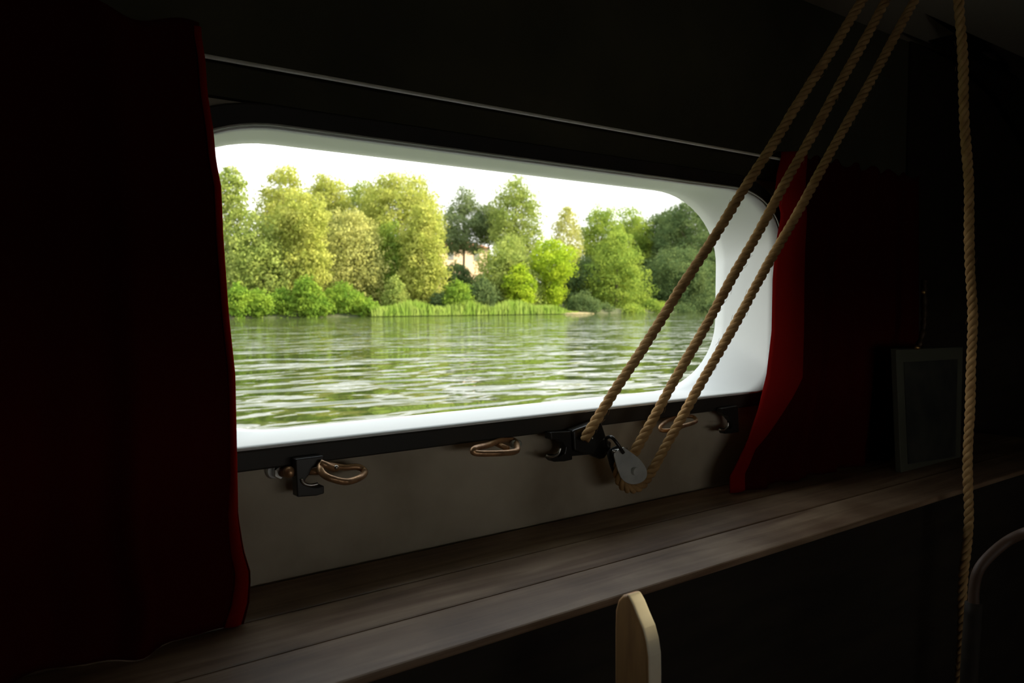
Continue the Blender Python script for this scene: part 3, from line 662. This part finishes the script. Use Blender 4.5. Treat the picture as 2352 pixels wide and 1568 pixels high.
# reeds
V = []; xa = at(845, 715, 74).x; xb = at(1318, 715, 74).x; n = 9000
xx = NP.uniform(xa, xb, n); yy = NP.uniform(73.0, 75.4, n); hh = NP.uniform(.7, 1.5, n) * np.clip((xb - xx) / 5, .25, 1) * (1 + .25 * np.sin(xx * .9))
lx = NP.normal(0, .16, n); ly = NP.normal(0, .1, n); ww = NP.uniform(.03, .06, n); z0 = np.full(n, WATER + .05)
p0 = np.stack([xx - ww, yy, z0], 1); p1 = np.stack([xx + ww, yy, z0], 1); p2 = np.stack([xx + lx * .5 + ww * .8, yy + ly * .5, z0 + hh * .7], 1); p3 = np.stack([xx + lx * 1.3, yy + ly, z0 + hh], 1)
V = np.stack([p0, p1, p2, p3], 1).astype(np.float32)
me = bpy.data.meshes.new('reeds'); me.vertices.add(n * 4); me.vertices.foreach_set('co', V.reshape(-1)); me.loops.add(n * 4); me.loops.foreach_set('vertex_index', np.arange(n * 4, dtype=np.int32)); me.polygons.add(n); me.polygons.foreach_set('loop_start', np.arange(n, dtype=np.int32) * 4); me.update(calc_edges=True)
rd = link('reeds', me, LM['reed']); tag(rd, 'strip of light green reeds growing along the far water edge', 'reeds', kind='stuff')
# sandy spit
c = at(1325, 721, 73.4); bm = bmesh.new(); bmesh.ops.create_uvsphere(bm, u_segments=24, v_segments=10, radius=1, matrix=Matrix.Translation((c.x, 73.6, WATER + .02)) @ Matrix.Diagonal((3.0, 1.0, .22, 1)))
sp_ = finish(bm, 'sand_spit', M('tan_sand', (0.30, 0.23, 0.12), .9, col2=(.2, .18, .09), scale=3), smooth=True); tag(sp_, 'small tan patch of bare shore at the end of the reeds', 'shore', kind='stuff')

# house behind
Yh = 118
hs = empty('house', (at(1000, 640, Yh).x, Yh, hz(0, 74))); tag(hs, 'pale house with a red tiled roof seen in gaps between the trees', 'house')
xl, xr = at(800, 600, Yh).x, at(1125, 600, Yh).x
zt_ = at(1080, 567, Yh).z; zb_ = hz(xl, 90) - 1
mh = M('cream_render', (0.82, 0.58, 0.38), .85)
bm = bmesh.new(); boxbm(bm, (xl, Yh, zb_), (xr, Yh + 9, zt_)); finish(bm, 'wall', mh, hs)
bm = bmesh.new()
rp_ = [Vector((xl - .4, Yh - .5, zt_ - .05)), Vector((xr + .4, Yh - .5, zt_ - .05)), Vector((xr + .4, Yh + 9.5, zt_ - .05)), Vector((xl - .4, Yh + 9.5, zt_ - .05))]
rv_ = [bm.verts.new(p) for p in rp_]; a_ = bm.verts.new((xl + 2, Yh + 4.5, zt_ + 1.3)); b_2 = bm.verts.new((xr - 2, Yh + 4.5, zt_ + 1.3))
bm.faces.new((rv_[0], rv_[1], b_2, a_)); bm.faces.new((rv_[2], rv_[3], a_, b_2)); bm.faces.new((rv_[1], rv_[2], b_2)); bm.faces.new((rv_[3], rv_[0], a_)); bm.faces.new(rv_[::-1])
finish(bm, 'roof', M('red_tiles', (0.45, 0.17, 0.07), .8, col2=(.33, .12, .06), scale=2), hs)
for i in range(5):
    x = xl + 2.5 + i * (xr - xl - 6) / 4
    f = box('window', (x, Yh - .06, zt_ - 2.4), (x + 1.2, Yh + .02, zt_ - 1.0), M('shutter_grey', (.2, .2, .18), .6), hs)
# distant far treeline, fills the gaps low down
rows = [(560, 600), (700, 610), (860, 625), (990, 665), (1170, 650), (1290, 640), (1440, 600), (1600, 600)]
for i, (cx, top) in enumerate(rows):
    tree(cx, top, 715, 100 + (i % 2) * 3, P(95), 'dark', ['distant dark tree behind the left olive willow', 'distant dark tree behind the rounded willow', 'distant dark tree behind the pale willow', 'distant low dark tree behind the column willow', 'distant dark tree behind the round olive tree', 'distant low dark tree behind the lime tree', 'distant dark tree behind the conical tree', 'distant dark tree behind the right dark trees'][i], group='trees on the far river bank', seed=80 + i, dens=16, size=.32)
